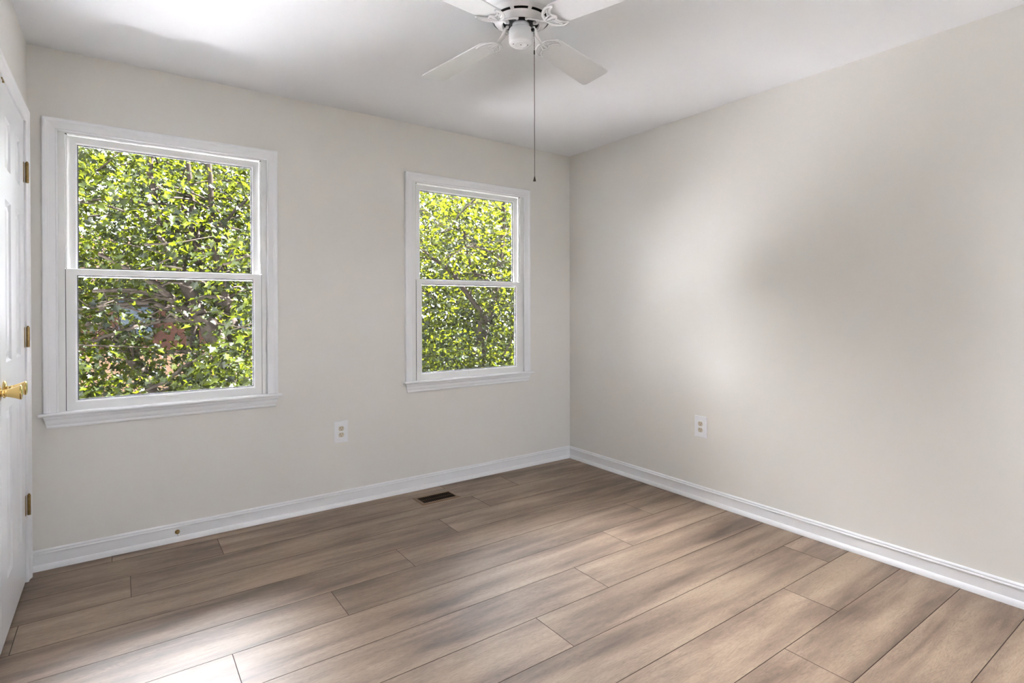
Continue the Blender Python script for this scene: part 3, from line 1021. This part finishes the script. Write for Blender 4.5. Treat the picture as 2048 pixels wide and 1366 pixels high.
def limb(mb, pts, r0, r1, seed=0):
    q = bez(pts, 6); N = len(q)
    r0, r1 = r0 * 1.05, r1 * 1.1
    rr = random.Random(seed)
    q = [(x + rr.uniform(-.01, .01), y + rr.uniform(-.01, .01), z + rr.uniform(-.01, .01)) for x, y, z in q]
    mb.tube(q, [r0 + (r1 - r0) * i / (N - 1) for i in range(N)], 9)


def tree(name, base, label, trunk, limbs, vol, ncl, per, spread, size, mat, seed, holes=(), twigs=260, extra=(), thin=()):
    root = empty(name, base); tag(root, label, 'tree')
    mb = MB()
    for pts, a, b in trunk: limb(mb, pts, a, b, seed)
    tk = mb.build('trunk', M_bark, root, fix=False)
    rg = np.random.default_rng(seed)
    bigs = []
    for q, (pts, a, b) in enumerate(limbs):
        mb = MB(); limb(mb, pts, a, b, seed + q)
        # side twigs
        P = bez(pts, 6)
        for k in range(3, len(P), 2):
            d = rg.normal(size=3); d[2] = abs(d[2]) * 0.4; d /= np.linalg.norm(d)
            L = rg.uniform(0.3, 0.8)
            p0 = np.array(P[k]); p1 = p0 + d * L * 0.5 + np.array([0, 0, .03]); p2 = p0 + d * L + np.array([0, 0, -.05])
            rr_ = max(0.004, (a + (b - a) * k / len(P)) * 0.35)
            mb.tube(bez([tuple(p0), tuple(p1), tuple(p2)], 3), rr_, 5)
            bigs += [p1, p2]
        for p in P[len(P) // 3:]: bigs.append(np.array(p))
        mb.build('branch', M_bark, tk, fix=False)
    # cluster centres: in the crown volume, clumped
    (x0, x1), (y0, y1), (z0, z1) = vol
    cx, cy, cz = (x0 + x1) / 2, (y0 + y1) / 2, (z0 + z1) / 2
    K = rg.uniform(-1, 1, size=(ncl * 4, 3))
    K = K[(np.abs(K) ** 3).sum(1) < 1.0]
    K = K * np.array([(x1 - x0) / 2, (y1 - y0) / 2, (z1 - z0) / 2]) + np.array([cx, cy, cz])
    f = np.sin(K[:, 0] * 2.1 + seed) + np.sin(K[:, 1] * 2.7 + 1.3 * seed) + np.sin(K[:, 2] * 3.3 + 0.7 * seed) + 0.8 * np.sin(K[:, 0] * 5.1 + K[:, 2] * 4.3)
    keep = f > -0.9 + rg.normal(size=len(K)) * 0.5
    for hx_, hy_, hz_, hr in holes:
        keep &= (((K[:, 0] - hx_) / hr) ** 2 + ((K[:, 2] - hz_) / (hr * 0.7)) ** 2 > 1) | (np.abs(K[:, 1] - hy_) > 2.5)
    keep &= (K[:, 2] < 1.22 + (K[:, 1] + 3.37) * 0.25 + 0.35) | (K[:, 0] < -3.5)  # crown top cut to let light in, tall left part blocks it
    for ax, bx, ay, by, az, bz, pr in thin:
        keep &= ~((K[:, 0] > ax) & (K[:, 0] < bx) & (K[:, 1] > ay) & (K[:, 1] < by) & (K[:, 2] > az) & (K[:, 2] < bz) & (rg.random(len(K)) < pr))
    K = K[keep][:ncl]
    for x0_, x1_, y0_, y1_, z0_, z1_, n_ in extra:
        K = np.concatenate([K, np.stack([rg.uniform(x0_, x1_, n_), rg.uniform(y0_, y1_, n_), rg.uniform(z0_, z1_, n_)], 1)])
    ex = np.array(bigs)[::5]
    cen = np.concatenate([K, ex + rg.normal(size=ex.shape) * 0.12]) if len(ex) else K
    leaves('foliage', cen, spread, per, size, mat, root, seed + 7)
    # fine twigs through the crown
    mb = MB()
    for c in K[:: max(1, len(K) // twigs)]:
        d = rg.normal(size=3); d[2] = d[2] * 0.3 + 0.15; d /= np.linalg.norm(d); L = rg.uniform(.35, .9)
        mb.tube([tuple(c - d * L / 2), tuple(c + rg.normal(size=3) * .02), tuple(c + d * L / 2)], [.011, .008, .004], 5)
    tw = mb.build('twigs', M_bark, tk, fix=False); tw['kind'] = 'stuff'
    return root


Y = 4.4
SCL = (Y + 3.37) / 8.87
def near(x, y, z):      # the limbs were measured at 5.5 m; same shape, standing a little nearer
    return (-2.979 + (x + 2.979) * SCL, y - 5.5 + Y, 1.222 + (z - 1.222) * SCL)
def L_(pts, dy0, dy1):
    n = len(pts) - 1
    return [near(x, 5.5 + (dy0 + (dy1 - dy0) * i / n) * 0.7, z) for i, (x, z) in enumerate(pts)]


tree('maple_tree', (-1.35, 4.5, GZ), 'leafy maple tree with forked leaning trunk outside the left window',
     [([(-1.35, 4.5, GZ), (-1.50, 4.45, -1.6), near(-1.60, 5.5, -0.2), near(-1.76, 5.5, 0.50), near(-1.88, 5.5, 0.82), near(-2.06, 5.5, 1.13)], 0.17, 0.088),
      ([(-1.50, 4.5, -1.4), near(-1.50, 5.7, 0.2), near(-1.62, 5.8, 1.0), near(-1.70, 5.75, 1.33)], 0.11, 0.068)],
     [(L_([(-2.06, 1.13), (-2.21, 1.56), (-2.32, 1.9), (-2.49, 2.33), (-2.6, 3.0), (-2.62, 3.8)], 0, 0.6), 0.085, 0.02),
      (L_([(-2.06, 1.10), (-2.39, 1.33), (-2.59, 1.53), (-2.75, 1.64), (-3.2, 1.9)], 0, -0.5), 0.055, 0.015),
      (L_([(-2.12, 1.09), (-2.43, 1.21), (-2.66, 1.29), (-3.01, 1.26), (-3.5, 1.2)], 0, -0.3), 0.040, 0.012),
      (L_([(-2.02, 1.05), (-2.43, 1.06), (-2.63, 1.02), (-2.92, 0.93), (-3.3, 0.78)], 0, -0.4), 0.045, 0.012),
      (L_([(-1.72, 1.20), (-1.84, 1.55), (-1.98, 1.87), (-2.05, 2.18), (-2.09, 2.52), (-2.12, 2.91), (-2.16, 3.6)], 0.3, 0.5), 0.062, 0.022),
      (L_([(-1.68, 1.20), (-1.74, 1.55), (-1.81, 1.87), (-1.84, 2.24), (-1.88, 2.48), (-1.89, 2.83), (-1.93, 3.6)], 0.3, 0.1), 0.066, 0.024),
      (L_([(-2.05, 2.18), (-2.17, 2.22), (-2.46, 2.30), (-2.69, 2.40), (-2.95, 2.50), (-3.4, 2.55)], 0.4, -0.2), 0.026, 0.008),
      (L_([(-1.76, 0.50), (-1.90, 0.58), (-2.08, 0.51), (-2.25, 0.44), (-2.47, 0.27), (-2.9, 0.05)], 0, -0.5), 0.040, 0.012),
      (L_([(-3.35, 1.0), (-3.02, 0.87), (-2.92, 0.62), (-2.83, 0.43), (-2.64, 0.20), (-2.5, -0.3)], 0.9, 0.9), 0.03, 0.055),
      (L_([(-1.85, 2.30), (-1.65, 2.55), (-1.50, 2.75), (-1.25, 3.0)], 0.2, 0.0), 0.022, 0.008)],
     ((-6.1, -0.35), (3.9, 8.8), (-1.8, 6.4)), 2700, 15, 0.19, 0.085, M_leafA, 3,
     thin=[(-3.6, -1.7, 3.0, 4.9, 0.1, 2.2, 0.97), (-2.7, -1.7, 3.0, 4.9, 2.0, 3.2, 0.85), (-3.4, -2.0, 4.7, 9.0, 0.7, 1.5, 0.7)],
     extra=[(-2.05, -1.55, 2.9, 3.5, 0.2, 2.0, 46), (-3.6, -3.0, 3.3, 4.2, 0.0, 0.75, 26), (-3.5, -2.2, 3.6, 4.1, 1.7, 2.7, 34), (-2.6, -1.8, 3.4, 4.0, 0.1, 0.5, 24), (-2.25, -1.75, 3.3, 4.1, 0.3, 0.75, 22)],
     holes=[(-2.75, 6, 1.15, 0.55), (-2.95, 6, 2.45, 0.42), (-2.35, 6, 0.62, 0.3), (-1.75, 6, 0.75, 0.3), (-2.0, 6, 1.75, 0.32)])

tree('maple_tree', (2.9, 6.2, GZ), 'bright yellow green maple tree filling the view of the window nearer the corner',
     [([(2.9, 6.2, GZ), (2.95, 6.2, -1.0), (3.0, 6.1, 0.6), (3.3, 6.1, 1.4), (3.6, 6.2, 2.6), (3.7, 6.3, 4.2)], 0.18, 0.03)],
     [(L_([(3.05, 0.9), (2.4, 1.5), (1.9, 1.85), (1.36, 2.1), (1.0, 2.2)], 0.5, -0.8), 0.05, 0.008),
      (L_([(3.3, 1.4), (2.6, 1.85), (2.2, 2.3), (1.96, 2.6), (1.36, 2.45)], 0.5, -0.9), 0.030, 0.006),
      (L_([(1.30, 2.42), (1.55, 2.56), (1.75, 2.8), (2.12, 3.15)], -0.9, -0.9), 0.007, 0.014),
      (L_([(1.35, 1.98), (1.6, 2.12), (1.96, 2.27), (2.38, 2.20)], -1.0, -0.9), 0.007, 0.014),
      (L_([(3.47, 2.69), (2.83, 2.56), (2.61, 2.4)], -0.6, -0.9), 0.012, 0.005),
      (L_([(3.05, 0.3), (3.3, 0.9), (3.25, 1.2), (3.0, 1.0)], -0.2, -0.7), 0.02, 0.006)],
     ((0.65, 6.6), (3.4, 8.4), (-2.2, 5.0)), 2000, 15, 0.17, 0.085, M_leafB, 11)

tree('shade_tree', (-6.5, 13.5, GZ), 'darker shade tree standing behind the maple on the left',
     [([(-6.5, 13.5, GZ), (-6.4, 13.4, 0), (-6.2, 13.5, 3)], 0.25, 0.1)],
     [([(-6.3, 13.5, 2), (-5.2, 13.2, 3), (-4.2, 13, 3.6)], 0.08, 0.02)],
     ((-9.5, -3.4), (11.5, 14), (-0.5, 7.2)), 700, 14, 0.42, 0.19, M_leafC, 21, twigs=60)
tree('shade_tree', (-1.2, 16.5, GZ), 'tall shade tree far behind the left window, seen between the maple limbs',
     [([(-1.2, 16.5, GZ), (-1.1, 16.4, 0), (-1.3, 16.5, 3)], 0.25, 0.1)],
     [([(-1.2, 16.5, 2), (-0.4, 16.2, 3.4), (0.3, 16, 4.6)], 0.08, 0.02)],
     ((-3.2, 2.2), (14.8, 18.5), (1.0, 8.5)), 720, 14, 0.42, 0.19, M_leafC, 23, twigs=60)
tree('shade_tree', (8.2, 14.5, GZ), 'dense shade tree behind the bright maple near the corner window',
     [([(8.2, 14.5, GZ), (8.1, 14.4, 0), (8.3, 14.5, 3)], 0.25, 0.1)],
     [([(8.2, 14.5, 2), (7.2, 14.2, 3), (6.2, 14, 3.6)], 0.08, 0.02)],
     ((3.4, 13.5), (11, 17.5), (-2.8, 7.6)), 1700, 14, 0.42, 0.19, M_leafC, 29, twigs=60)

# neighbour's house across the drive
hs = empty('neighbour_house', (-3.2, 24, GZ)); tag(hs, 'red brick and pale house across the street, glimpsed through the left tree', 'house')
mb = MB(); mb.box((-11, 22, GZ), (3.5, 30, GZ + 2.6)); mb.build('lower_wall', M_siding, hs)
mb = MB(); mb.box((-10.8, 22.2, GZ + 2.6), (3.3, 29.8, GZ + 5.2)); mb.build('upper_wall', M_brick, hs)
mb = MB()
mb.add([(-11.3, 21.6, GZ + 5.1), (3.8, 21.6, GZ + 5.1), (3.8, 30.4, GZ + 5.1), (-11.3, 30.4, GZ + 5.1), (-11.3, 26, GZ + 7.4), (3.8, 26, GZ + 7.4)],
       [(0, 1, 5, 4), (2, 3, 4, 5), (0, 4, 3), (1, 2, 5), (0, 3, 2, 1)])
mb.build('roof', M_roof, hs)
for x in (-9, -6, -3, 0.5):
    mb = MB(); mb.box((x, 22.12, GZ + 3.2), (x + 1.1, 22.25, GZ + 4.6)); mb.build('house_window', M_darkglass, hs)
